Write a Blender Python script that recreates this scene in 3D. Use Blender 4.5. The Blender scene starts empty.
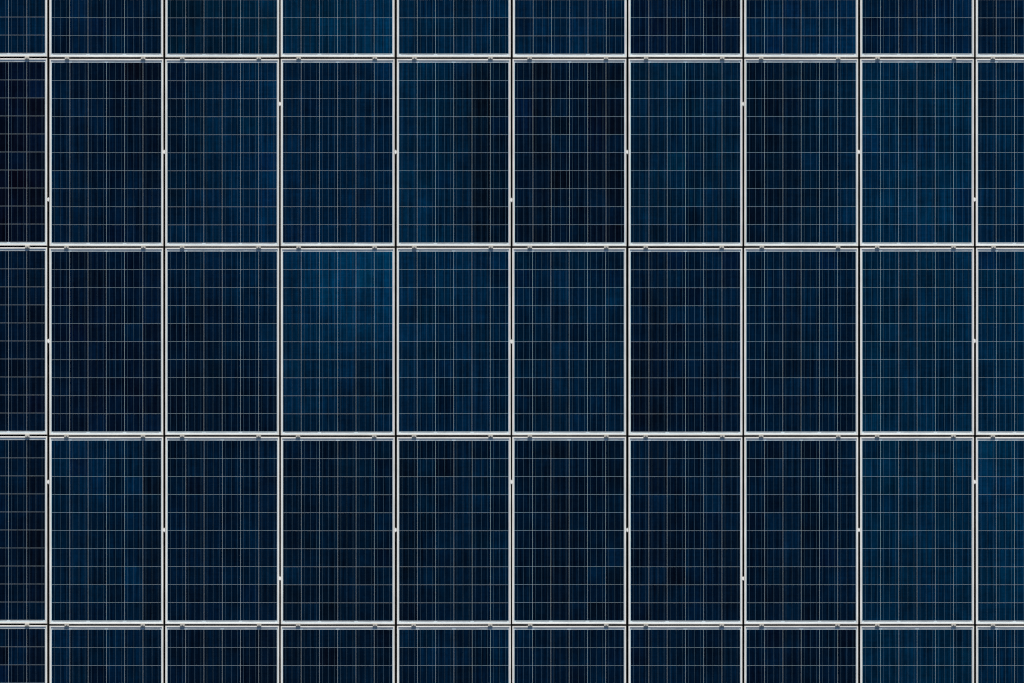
import bpy, bmesh, math, random
from mathutils import Vector

S = bpy.context.scene
C = S.collection
R = math.radians
PX = 114.5                      # photo pixels per metre

# ---------------------------------------------------------------- camera
CAM_H = 80.0
cam = bpy.data.objects.new('camera', bpy.data.cameras.new('camera'))
C.objects.link(cam)
cam.data.sensor_width = 36.0
cam.data.lens = 36.0 * CAM_H / (1024 / PX)
cam.location = (0, 0, CAM_H)
cam.rotation_euler = (0, 0, 0)
cam.data.clip_start = 0.1
cam.data.clip_end = 400
S.camera = cam
S.cycles.filter_width = 1.15
S.render.resolution_x, S.render.resolution_y = 1024, 683

# ---------------------------------------------------------------- sky, sun, exposure
SUN_EL, SUN_AZ = 30.0, 5.0      # azimuth from +Y (top of the photo) towards +X
w = bpy.data.worlds.new('World')
S.world = w
w.use_nodes = True
nt = w.node_tree
bg = nt.nodes['Background']
sky = nt.nodes.new('ShaderNodeTexSky')
sky.sky_type = 'NISHITA'
sky.sun_disc = False
sky.sun_elevation = R(SUN_EL)
sky.sun_rotation = R(SUN_AZ)
nt.links.new(sky.outputs[0], bg.inputs[0])
bg.inputs[1].default_value = 0.09
sd = bpy.data.lights.new('sun', 'SUN')
sd.energy = 4.6
sd.angle = R(0.5)
sd.color = (1.0, 0.95, 0.87)
sun = bpy.data.objects.new('sun', sd)
C.objects.link(sun)
d = Vector((math.sin(R(SUN_AZ)) * math.cos(R(SUN_EL)), math.cos(R(SUN_AZ)) * math.cos(R(SUN_EL)), math.sin(R(SUN_EL))))
sun.rotation_euler = d.to_track_quat('Z', 'Y').to_euler()
sun.location = d * 30
S.view_settings.view_transform = 'Standard'
S.view_settings.look = 'None'
S.view_settings.exposure = 0.0
S.view_settings.gamma = 1.0

# ---------------------------------------------------------------- materials
def material(name):
    m = bpy.data.materials.new(name)
    m.use_nodes = True
    return m, m.node_tree, m.node_tree.nodes['Principled BSDF']

def noise(nt, coord, scale, detail=3, vec_scale=None, rough=0.5):
    n = nt.nodes.new('ShaderNodeTexNoise')
    n.inputs['Scale'].default_value = scale
    n.inputs['Detail'].default_value = detail
    n.inputs['Roughness'].default_value = rough
    if vec_scale:
        mp = nt.nodes.new('ShaderNodeMapping')
        mp.inputs['Scale'].default_value = vec_scale
        nt.links.new(coord, mp.inputs['Vector'])
        coord = mp.outputs[0]
    nt.links.new(coord, n.inputs['Vector'])
    return n.outputs['Fac']

def remap(nt, val, a, b, lo, hi):
    m = nt.nodes.new('ShaderNodeMapRange')
    m.inputs['From Min'].default_value = a
    m.inputs['From Max'].default_value = b
    m.inputs['To Min'].default_value = lo
    m.inputs['To Max'].default_value = hi
    nt.links.new(val, m.inputs['Value'])
    return m.outputs[0]

def mathn(nt, op, a, b):
    m = nt.nodes.new('ShaderNodeMath')
    m.operation = op
    for i, v in enumerate((a, b)):
        if isinstance(v, (int, float)):
            m.inputs[i].default_value = v
        else:
            nt.links.new(v, m.inputs[i])
    return m.outputs[0]

def scaled(nt, col, fac):
    """colour times a scalar"""
    v = nt.nodes.new('ShaderNodeVectorMath')
    v.operation = 'SCALE'
    if isinstance(col, tuple):
        v.inputs[0].default_value = col[:3]
    else:
        nt.links.new(col, v.inputs[0])
    nt.links.new(fac, v.inputs['Scale'])
    return v.outputs[0]

def world_pos(nt):
    return nt.nodes.new('ShaderNodeNewGeometry').outputs['Position']

def obj_rand(nt):
    return nt.nodes.new('ShaderNodeObjectInfo').outputs['Random']

def glazed(p, weight=1.0):
    p.inputs['Coat Weight'].default_value = weight
    p.inputs['Coat Roughness'].default_value = 0.03
    p.inputs['Coat IOR'].default_value = 1.06      # anti-reflective solar glass

def frame_material():
    m, nt, p = material('anodised_aluminium')
    pos = world_pos(nt)
    f = remap(nt, noise(nt, pos, 5, 5), .3, .7, .88, 1.08)
    f2 = remap(nt, noise(nt, pos, 60, 3), .3, .7, .98, 1.02)
    f3 = remap(nt, obj_rand(nt), 0, 1, .93, 1.04)
    f = mathn(nt, 'MULTIPLY', mathn(nt, 'MULTIPLY', f, f2), f3)
    nt.links.new(scaled(nt, (.755, .745, .705), f), p.inputs['Base Color'])
    p.inputs['Metallic'].default_value = 0.0
    p.inputs['Roughness'].default_value = 0.5
    p.inputs['Specular IOR Level'].default_value = 0.4
    return m

def backsheet_material():
    m, nt, p = material('white_backsheet_under_glass')
    pos = world_pos(nt)
    f = remap(nt, noise(nt, pos, 9, 3), .3, .7, .92, 1.05)
    nt.links.new(scaled(nt, (.55, .645, .69), f), p.inputs['Base Color'])
    p.inputs['Roughness'].default_value = 0.6
    p.inputs['Specular IOR Level'].default_value = 0.2
    glazed(p)
    return m

def ribbon_material():
    m, nt, p = material('tinned_ribbon')
    pos = world_pos(nt)
    f = remap(nt, noise(nt, pos, 14, 3), .3, .7, .7, 1.3)
    nt.links.new(scaled(nt, (.32, .35, .37), f), p.inputs['Base Color'])
    p.inputs['Roughness'].default_value = 0.5
    glazed(p)
    return m

def busbar_material():
    m, nt, p = material('busbar_ribbon')
    pos = world_pos(nt)
    f = remap(nt, noise(nt, pos, 1.0, 2, (20, 2.5, 1)), .3, .7, .55, 1.4)
    nt.links.new(scaled(nt, (.055, .098, .138), f), p.inputs['Base Color'])
    p.inputs['Roughness'].default_value = 0.5
    p.inputs['Specular IOR Level'].default_value = 0.2
    glazed(p)
    return m

def cell_material():
    m, nt, p = material('polycrystalline_silicon')
    at = nt.nodes.new('ShaderNodeAttribute')
    at.attribute_name = 'cell_tint_reflection'
    pos = world_pos(nt)
    # fine vertical streaks, faint horizontal finger lines, soft crystal clouds
    streak = remap(nt, noise(nt, pos, 1.0, 2, (55, 1.3, 1)), .28, .72, .55, 1.45)
    finger = remap(nt, noise(nt, pos, 1.0, 1, (1.5, 75, 1)), .3, .7, .90, 1.10)
    cloud = remap(nt, noise(nt, pos, 8, 4, (1, 1, 1), .6), .3, .7, .80, 1.22)
    vor = nt.nodes.new('ShaderNodeTexVoronoi')
    vor.inputs['Scale'].default_value = 52
    nt.links.new(pos, vor.inputs['Vector'])
    bw = nt.nodes.new('ShaderNodeRGBToBW')
    nt.links.new(vor.outputs['Color'], bw.inputs[0])
    grain = remap(nt, bw.outputs[0], 0, 1, .85, 1.15)
    f = mathn(nt, 'MULTIPLY', mathn(nt, 'MULTIPLY', streak, finger), mathn(nt, 'MULTIPLY', cloud, grain))
    nt.links.new(scaled(nt, at.outputs['Color'], f), p.inputs['Base Color'])
    p.inputs['Roughness'].default_value = 0.4
    p.inputs['Specular IOR Level'].default_value = 0.0
    glazed(p)
    return m

def simple_material(name, col, rough, metal=0.0, var=.15, scale=30):
    m, nt, p = material(name)
    pos = world_pos(nt)
    f = remap(nt, noise(nt, pos, scale, 4), .3, .7, 1 - var, 1 + var)
    nt.links.new(scaled(nt, col, f), p.inputs['Base Color'])
    p.inputs['Roughness'].default_value = rough
    p.inputs['Metallic'].default_value = metal
    return m

M_FRAME = frame_material()
M_BACK = backsheet_material()
M_RIBBON = ribbon_material()
M_BUS = busbar_material()
M_CELL = cell_material()
M_CLAMP = simple_material('clamp_aluminium', (.29, .285, .26), .45, .0, .12)
M_STEEL = simple_material('stainless_bolt', (.42, .42, .43), .4, .5, .1)
M_CLIP = simple_material('white_plastic_clip', (.82, .81, .77), .5, 0, .05)
M_GROUND = simple_material('dark_roofing', (.024, .020, .016), .9, 0, .4, 12)

# ---------------------------------------------------------------- mesh helpers
def new_obj(name, bm, mats, parent=None):
    me = bpy.data.meshes.new(name)
    bm.normal_update()
    bm.to_mesh(me)
    bm.free()
    for m in (mats if isinstance(mats, (list, tuple)) else [mats]):
        me.materials.append(m)
    return link(name, me, parent)

def link(name, me, parent=None):
    o = bpy.data.objects.new(name, me)
    C.objects.link(o)
    o.parent = parent
    return o

def box(bm, x0, x1, y0, y1, z0, z1, mat=0):
    v = [bm.verts.new(c) for c in ((x0, y0, z0), (x1, y0, z0), (x1, y1, z0), (x0, y1, z0),
                                   (x0, y0, z1), (x1, y0, z1), (x1, y1, z1), (x0, y1, z1))]
    out = []
    for idx in ((3, 2, 1, 0), (4, 5, 6, 7), (0, 1, 5, 4), (1, 2, 6, 5), (2, 3, 7, 6), (3, 0, 4, 7)):
        f = bm.faces.new([v[i] for i in idx])
        f.material_index = mat
        out.append(f)
    return out

def empty(name, loc, label, cat, group):
    o = bpy.data.objects.new(name, None)
    C.objects.link(o)
    o.location = loc
    o.empty_display_size = .1
    o['label'] = label
    o['category'] = cat
    o['group'] = group
    return o

# ---------------------------------------------------------------- the setting
DECK = -0.11
bm = bmesh.new()
N = 24
vs = [[bm.verts.new((-60 + 120 * i / N, -60 + 120 * j / N, DECK)) for j in range(N + 1)] for i in range(N + 1)]
for i in range(N):
    for j in range(N):
        bm.faces.new((vs[i][j], vs[i + 1][j], vs[i + 1][j + 1], vs[i][j + 1]))
g = new_obj('ground', bm, M_GROUND)
g['kind'] = 'structure'
g['label'] = 'dark ground showing in the narrow gaps beneath the solar panels'

# ---------------------------------------------------------------- solar panel geometry
PITX, PITY = 115.81 / PX, 189.0 / PX
GAPX, GAPY = .0178, .0155
PW, PH = PITX - GAPX, PITY - GAPY
BASE = -.040                       # underside of the frame; lip top is z = 0
LIP, GLASS = .0125, -.0068
CPX, CPY = 18.27 / PX, 18.02 / PX  # cell pitch
CGX, CGY = .0015, .0018            # gaps between cells

def frame_mesh():
    bm = bmesh.new()
    prof = [(0, -.040), (0, -.0012), (.0012, 0), (LIP - .0012, 0), (LIP, -.0012), (LIP, GLASS + .0002),
            (.0035, GLASS + .0002), (.0035, GLASS - .0055), (.0035, -.0375), (.028, -.0375), (.028, -.040)]
    loops = []
    for ins, z in prof:
        x, y = PW / 2 - ins, PH / 2 - ins
        loops.append([bm.verts.new(c) for c in ((-x, -y, z), (x, -y, z), (x, y, z), (-x, y, z))])
    n = len(loops)
    for i in range(n):
        a, b = loops[i], loops[(i + 1) % n]
        for k in range(4):
            k2 = (k + 1) % 4
            bm.faces.new((a[k], a[k2], b[k2], b[k]))
    bmesh.ops.recalc_face_normals(bm, faces=bm.faces)
    me = bpy.data.meshes.new('frame')
    bm.to_mesh(me)
    bm.free()
    me.materials.append(M_FRAME)
    return me

def backsheet_mesh():
    bm = bmesh.new()
    box(bm, -PW / 2 + .004, PW / 2 - .004, -PH / 2 + .004, PH / 2 - .004, GLASS - .005, GLASS)
    me = bpy.data.meshes.new('backsheet')
    bm.to_mesh(me)
    bm.free()
    me.materials.append(M_BACK)
    return me

def ribbon_mesh(length):
    bm = bmesh.new()
    box(bm, -length / 2, length / 2, -.0030, .0030, GLASS + .0001, GLASS + .0005)
    me = bpy.data.meshes.new('connector_ribbon')
    bm.to_mesh(me)
    bm.free()
    me.materials.append(M_RIBBON)
    return me

FRAME_ME, BACK_ME = frame_mesh(), backsheet_mesh()
RIB_LONG, RIB_SHORT = ribbon_mesh(2 * CPX - .030), ribbon_mesh(CPX - .020)

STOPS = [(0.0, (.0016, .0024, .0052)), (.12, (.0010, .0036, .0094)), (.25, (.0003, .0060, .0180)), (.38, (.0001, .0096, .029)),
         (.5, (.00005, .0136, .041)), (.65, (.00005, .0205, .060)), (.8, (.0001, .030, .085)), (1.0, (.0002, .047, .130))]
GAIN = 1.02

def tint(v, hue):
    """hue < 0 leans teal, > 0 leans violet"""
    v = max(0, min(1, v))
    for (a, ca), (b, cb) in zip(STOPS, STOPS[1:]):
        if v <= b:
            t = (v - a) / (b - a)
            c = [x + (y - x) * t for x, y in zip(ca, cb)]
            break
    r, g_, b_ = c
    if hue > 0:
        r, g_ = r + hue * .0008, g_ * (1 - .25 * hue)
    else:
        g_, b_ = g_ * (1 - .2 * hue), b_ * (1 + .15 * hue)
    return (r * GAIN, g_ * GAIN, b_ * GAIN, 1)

def cell_grid(parent, corners, hue, spots, rng):
    """corners: brightness at top-left, top-right, bottom-left, bottom-right"""
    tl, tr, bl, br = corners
    bm = bmesh.new()
    lay = bm.loops.layers.float_color.new('cell_tint_reflection')
    z0, z1 = GLASS + .0001, GLASS + .0004
    hx, hy = (CPX - CGX) / 2, (CPY - CGY) / 2
    colv = [rng.gauss(0, .022) for _ in range(6)]
    for i in range(6):
        for j in range(10):                       # j = 0 is the top row of cells
            cx, cy = (i - 2.5) * CPX, (4.5 - j) * CPY
            jit = rng.gauss(0, .036) + colv[i]
            if rng.random() < .10:
                jit += rng.choice((-.05, .06))
            sp = spots.get((i, j), 0)
            jit += sp * (.75 if sp > 0 else .45)
            hj = hue * .7 + rng.gauss(0, .10) + (.4 if rng.random() < .02 else 0)
            grad = rng.gauss(0, .02)
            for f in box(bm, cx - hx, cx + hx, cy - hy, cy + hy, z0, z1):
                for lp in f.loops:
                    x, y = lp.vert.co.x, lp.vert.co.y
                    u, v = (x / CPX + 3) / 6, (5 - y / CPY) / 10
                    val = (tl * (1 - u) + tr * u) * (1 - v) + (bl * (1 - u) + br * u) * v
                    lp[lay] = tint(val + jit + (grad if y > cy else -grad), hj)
    for i in range(6):                            # three soldered busbars down every string
        for k in (-1, 0, 1):
            x = (i - 2.5) * CPX + k * CPX / 3
            box(bm, x - .0008, x + .0008, -5 * CPY + .004, 5 * CPY - .004, GLASS + .0005, GLASS + .0007, 1)
    return new_obj('cell_grid', bm, [M_CELL, M_BUS], parent)

# brightness of each panel, by row and column: (corners TL, TR, BL, BR), hue; last two columns have sky reflection painted in, lighter and bluer
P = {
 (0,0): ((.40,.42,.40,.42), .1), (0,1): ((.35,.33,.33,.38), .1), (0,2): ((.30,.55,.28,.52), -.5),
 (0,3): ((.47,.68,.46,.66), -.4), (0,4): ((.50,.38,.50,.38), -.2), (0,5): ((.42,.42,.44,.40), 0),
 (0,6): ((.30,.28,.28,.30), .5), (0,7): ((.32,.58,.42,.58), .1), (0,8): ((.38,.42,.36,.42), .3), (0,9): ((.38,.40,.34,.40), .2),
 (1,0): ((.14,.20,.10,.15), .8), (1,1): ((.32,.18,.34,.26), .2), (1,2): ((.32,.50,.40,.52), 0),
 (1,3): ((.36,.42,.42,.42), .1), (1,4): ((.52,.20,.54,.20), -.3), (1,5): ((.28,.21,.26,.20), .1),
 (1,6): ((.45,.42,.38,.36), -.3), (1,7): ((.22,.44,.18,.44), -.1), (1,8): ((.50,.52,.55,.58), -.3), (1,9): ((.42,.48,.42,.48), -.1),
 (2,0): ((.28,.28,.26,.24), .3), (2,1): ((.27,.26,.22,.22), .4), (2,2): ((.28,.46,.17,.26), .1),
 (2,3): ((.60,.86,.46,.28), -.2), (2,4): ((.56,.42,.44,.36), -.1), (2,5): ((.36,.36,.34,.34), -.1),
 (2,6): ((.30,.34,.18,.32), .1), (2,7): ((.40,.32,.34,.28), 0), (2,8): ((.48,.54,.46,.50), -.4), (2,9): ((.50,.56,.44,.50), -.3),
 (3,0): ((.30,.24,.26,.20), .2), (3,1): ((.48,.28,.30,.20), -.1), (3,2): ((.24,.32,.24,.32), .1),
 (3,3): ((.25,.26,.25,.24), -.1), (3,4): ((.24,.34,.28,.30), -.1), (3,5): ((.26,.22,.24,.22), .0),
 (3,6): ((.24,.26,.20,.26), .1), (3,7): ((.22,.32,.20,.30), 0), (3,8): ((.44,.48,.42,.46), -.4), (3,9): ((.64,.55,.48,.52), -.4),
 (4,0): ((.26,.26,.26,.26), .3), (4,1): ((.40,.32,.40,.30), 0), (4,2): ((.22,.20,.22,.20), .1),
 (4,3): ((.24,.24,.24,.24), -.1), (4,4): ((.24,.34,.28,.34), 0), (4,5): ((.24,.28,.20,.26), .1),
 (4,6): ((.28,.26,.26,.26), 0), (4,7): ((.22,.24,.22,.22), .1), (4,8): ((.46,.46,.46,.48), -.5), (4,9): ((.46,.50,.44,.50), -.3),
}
SPOTS = {
 (1,0): {(5,1): .18, (4,3): .1},
 (1,1): {(2,3): .16, (5,5): .08, (4,1): -.1, (0,6): .08},
 (1,2): {(3,4): .06, (5,1): .08, (5,4): .1, (5,5): .08, (4,0): .1, (1,2): .08, (0,2): -.08},
 (1,3): {(5,0): .12, (4,9): -.06},
 (1,4): {(1,0): .12, (1,8): .08, (1,7): .06, (4,2): -.08},
 (1,5): {(2,2): .15, (2,4): .16, (0,2): .08, (2,1): -.1, (4,3): -.08, (3,5): -.08, (2,8): .05},
 (1,6): {(2,5): .14, (2,6): .08, (4,2): .08, (5,1): -.16, (1,4): -.08, (3,8): -.15, (3,7): .1},
 (1,7): {(3,5): .12, (3,6): .1, (1,4): -.08},
 (2,1): {(4,4): .12, (3,1): -.1, (4,8): -.06},
 (2,2): {(5,4): .12, (5,5): .1, (1,0): .12, (0,6): -.06, (5,2): .08},
 (2,3): {(4,1): .06, (3,3): .12, (3,4): .12, (4,2): -.22, (5,8): -.08, (5,3): .05},
 (2,4): {(2,5): -.1, (2,7): -.14, (2,8): -.16, (1,0): .08, (0,4): .06, (3,4): -.1},
 (2,5): {(0,1): .1, (0,2): .08, (5,2): .12, (2,5): .1, (2,3): -.12, (1,5): -.06},
 (2,6): {(2,3): .12, (0,3): .08, (0,5): -.14, (3,8): -.12, (0,8): -.08, (5,5): .06},
 (2,7): {(3,3): .08, (1,6): -.1, (3,6): -.1},
 (2,8): {(1,4): .06, (1,3): -.14, (3,1): -.16, (1,5): -.14},
 (3,1): {(0,0): .06, (1,0): .08, (2,1): .16, (2,2): .14, (2,3): .12, (0,3): .06, (4,2): .14, (4,4): .15, (4,7): .2, (4,8): .22,
         (0,5): .06, (2,8): .1, (1,1): -.18, (0,8): .06, (3,8): -.1},
 (3,2): {(3,7): .06, (5,5): .06, (2,6): -.06},
 (3,3): {(0,7): .12, (5,4): .1, (5,7): .06},
 (3,4): {(4,1): .14, (5,5): .12, (3,1): -.12, (1,3): .08, (4,3): .1, (5,8): -.1, (5,6): .1},
 (3,5): {(5,6): .16, (4,7): .14, (3,3): -.04, (1,3): -.1},
 (3,6): {(1,3): .16, (5,4): .16, (4,3): .12, (4,4): .1, (1,7): .08, (0,8): .1},
 (3,7): {(3,1): .12, (2,1): -.08, (5,5): .08, (5,6): .12},
 (3,8): {(0,3): -.14, (0,4): -.06, (0,1): .08},
 (3,9): {(0,0): .06, (0,1): .1, (2,4): .12},
 (4,1): {(0,0): .05, (4,1): .1}, (4,4): {(1,1): .08, (2,1): .1},
}
ORD = ['first', 'second', 'third', 'fourth', 'fifth', 'sixth', 'seventh', 'eighth', 'ninth', 'tenth']
ROWN = ['cut-off top row', 'second row', 'middle row', 'fourth row', 'cut-off bottom row']

def shade_word(corners, hue):
    v = sum(corners) / 4
    lr = (corners[1] + corners[3]) / 2 - (corners[0] + corners[2]) / 2
    if lr < -.25:
        return 'blue panel darkening to black at right'
    if lr > .2:
        return 'dark panel turning bluer towards the right'
    if v < .17:
        return 'near-black solar panel'
    if v < .27:
        return 'very dark navy solar panel'
    if v < .36:
        return 'dark navy solar panel'
    if v < .45:
        return 'navy blue solar panel'
    return ('teal blue' if hue < -.25 else 'brighter blue') + ' solar panel'

rng = random.Random(11)
X0 = (511.7 - 512) / PX                    # a vertical gap lies here (between fifth and sixth columns)
Y0 = (341.5 - 247.1) / PX                  # horizontal gap between second and middle rows

def panel_centre(r, c):
    return X0 + (c - 4.5) * PITX, Y0 - (r - 1.5) * PITY

for r in range(5):
    for c in range(10):
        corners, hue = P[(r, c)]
        cx, cy = panel_centre(r, c)
        dx, dy = rng.uniform(-.0012, .0012), rng.uniform(-.0012, .0012)
        if c == 0:
            dx, dy = -.003, .006
        if c == 3:
            dx -= .0025
        if c == 5 and r > 1:
            dx -= .003
        where = '%s from left in the %s' % (ORD[c], ROWN[r])
        if c == 0:
            where = 'cut by left edge of photo, %s' % ROWN[r]
        if c == 9:
            where = 'cut by right edge of photo, %s' % ROWN[r]
        root = empty('solar_panel', (cx + dx, cy + dy, BASE), '%s, %s' % (shade_word(corners, hue), where),
                     'solar panel', 'solar panels laid in a tight grid')
        root.rotation_euler.z = R(rng.uniform(-.03, .03))
        fr = link('frame', FRAME_ME, root)
        bs = link('backsheet', BACK_ME, root)
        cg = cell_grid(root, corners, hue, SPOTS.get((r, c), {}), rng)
        for o in (fr, bs, cg):
            o.location.z = -BASE
        yb = 5 * CPY + .0050
        for k in (-2, 0, 2):
            o = link('connector_ribbon', RIB_LONG, bs)
            o.location = (k * CPX, -yb, 0)
        for k in (-1, 1):
            o = link('connector_ribbon', RIB_LONG, bs)
            o.location = (k * CPX, yb, 0)
        for k in (-2.5, 2.5):
            o = link('connector_ribbon', RIB_SHORT, bs)
            o.location = (k * CPX, yb, 0)

# ---------------------------------------------------------------- mid clamps across the horizontal gaps
def clamp_meshes():
    bm = bmesh.new()
    hw = .0195
    prof = [(.0150, .0003), (.0150, .0030), (.0125, .0048), (-.0050, .0095), (-.0105, .0090), (-.0205, .0022), (-.0205, .0003)]
    ends = []
    for x in (-hw, hw):
        ends.append([bm.verts.new((x, y, z)) for y, z in prof])
    n = len(prof)
    for i in range(n):
        bm.faces.new((ends[0][i], ends[0][(i + 1) % n], ends[1][(i + 1) % n], ends[1][i]))
    bm.faces.new(ends[0][::-1])
    bm.faces.new(ends[1])
    bmesh.ops.recalc_face_normals(bm, faces=bm.faces)
    bmesh.ops.bevel(bm, geom=[e for e in bm.edges if abs(e.verts[0].co.x - e.verts[1].co.x) < 1e-6],
                    offset=.0007, segments=1, affect='EDGES')
    plate = bpy.data.meshes.new('clamp_plate')
    bm.to_mesh(plate)
    bm.free()
    plate.materials.append(M_CLAMP)
    bm = bmesh.new()
    bmesh.ops.create_cone(bm, cap_ends=True, segments=6, radius1=.0052, radius2=.0048, depth=.005)
    bmesh.ops.translate(bm, vec=(0, .0010, .0105), verts=bm.verts)
    bolt = bpy.data.meshes.new('bolt_head')
    bm.to_mesh(bolt)
    bm.free()
    bolt.materials.append(M_STEEL)
    bm = bmesh.new()
    box(bm, -.016, .016, -.0055, .0055, -.0400, .0003)
    box(bm, -.030, .030, -.034, .034, -.0465, -.0403)       # ledge the frames sit on
    box(bm, -.014, .014, -.014, .014, DECK + .006, -.0468)
    box(bm, -.040, .040, -.040, .040, DECK + .0005, DECK + .0057)
    foot = bpy.data.meshes.new('clamp_foot')
    bm.to_mesh(foot)
    bm.free()
    foot.materials.append(M_CLAMP)
    return plate, bolt, foot

PLATE_ME, BOLT_ME, FOOT_ME = clamp_meshes()
PAIRN = [('top', 'second'), ('second', 'middle'), ('middle', 'fourth'), ('fourth', 'bottom')]
for gi in range(4):
    gy = Y0 - (gi - 1) * PITY
    for c in range(10):
        for side, off in (('left', 18.2), ('right', 94.6)):
            if (c == 0 and side == 'left') or (c == 9 and side == 'right'):
                continue                                     # outside the frame
            gx = X0 + (c - 5) * PITX + (off + rng.uniform(-.45, .45)) / PX
            col = 'column cut by left edge' if c == 0 else 'column cut by right edge' if c == 9 else '%s column from left' % ORD[c]
            lab = '%sgrey clamp between %s and %s rows, %s' % ('' if c in (0, 9) else side + '-hand ', PAIRN[gi][0], PAIRN[gi][1], col)
            t = empty('panel_clamp', (gx, gy + rng.uniform(-.0008, .0008), DECK), lab, 'clamp', 'grey clamps bridging the horizontal gaps')
            t.rotation_euler.z = R(rng.uniform(-1.2, 1.2))
            for nm, me in (('clamp_plate', PLATE_ME), ('bolt_head', BOLT_ME), ('clamp_foot', FOOT_ME)):
                o = link(nm, me, t)
                o.location.z = -DECK

# ---------------------------------------------------------------- white clips wedged in the vertical gaps
def clip_mesh():
    bm = bmesh.new()
    box(bm, -.0085, .0085, -.019, .019, -.002, .0030)
    bmesh.ops.bevel(bm, geom=[e for e in bm.edges if abs(e.verts[0].co.z - e.verts[1].co.z) > 1e-4], offset=.006, segments=3, affect='EDGES')
    top = [e for e in bm.edges if e.verts[0].co.z > .0029 and e.verts[1].co.z > .0029]
    bmesh.ops.bevel(bm, geom=top, offset=.0012, segments=2, affect='EDGES')
    box(bm, -.0045, .0045, -.012, .012, -.045, -.0021)
    bmesh.ops.translate(bm, vec=(0, 0, .0008), verts=bm.verts)
    me = bpy.data.meshes.new('spacer_clip')
    bm.to_mesh(me)
    bm.free()
    me.materials.append(M_CLIP)
    return me

CLIP_ME = clip_mesh()
CLIPS = [(1, 0, 199.5), (1, 1, 152), (1, 2, 104), (1, 3, 152), (1, 4, 200), (1, 5, 152), (1, 6, 104), (1, 7, 152), (1, 8, 199.5),
         (2, 0, 341), (2, 4, 341.5), (2, 8, 341),
         (3, 0, 482), (3, 1, 530), (3, 2, 578.5), (3, 3, 530), (3, 4, 482), (3, 5, 530), (3, 6, 578.5), (3, 7, 530), (3, 8, 482)]
for r, gi, py in CLIPS:
    x = X0 + (gi - 4) * PITX - .0018 + rng.uniform(-.0006, .0006)
    y = (341.5 - py) / PX
    o = link('spacer_clip', CLIP_ME)
    o.location = (x, y, 0)
    o.rotation_euler.z = R(rng.uniform(-4, 4))
    a = ['left-edge', 'second', 'third', 'fourth', 'fifth', 'sixth', 'seventh', 'eighth', 'ninth'][gi]
    b = ['second', 'third', 'fourth', 'fifth', 'sixth', 'seventh', 'eighth', 'ninth', 'right-edge'][gi]
    o['label'] = 'small white clip in the gap between %s and %s panels, %s' % (a, b, ROWN[r])
    o['category'] = 'clip'
    o['group'] = 'white clips in the vertical gaps'
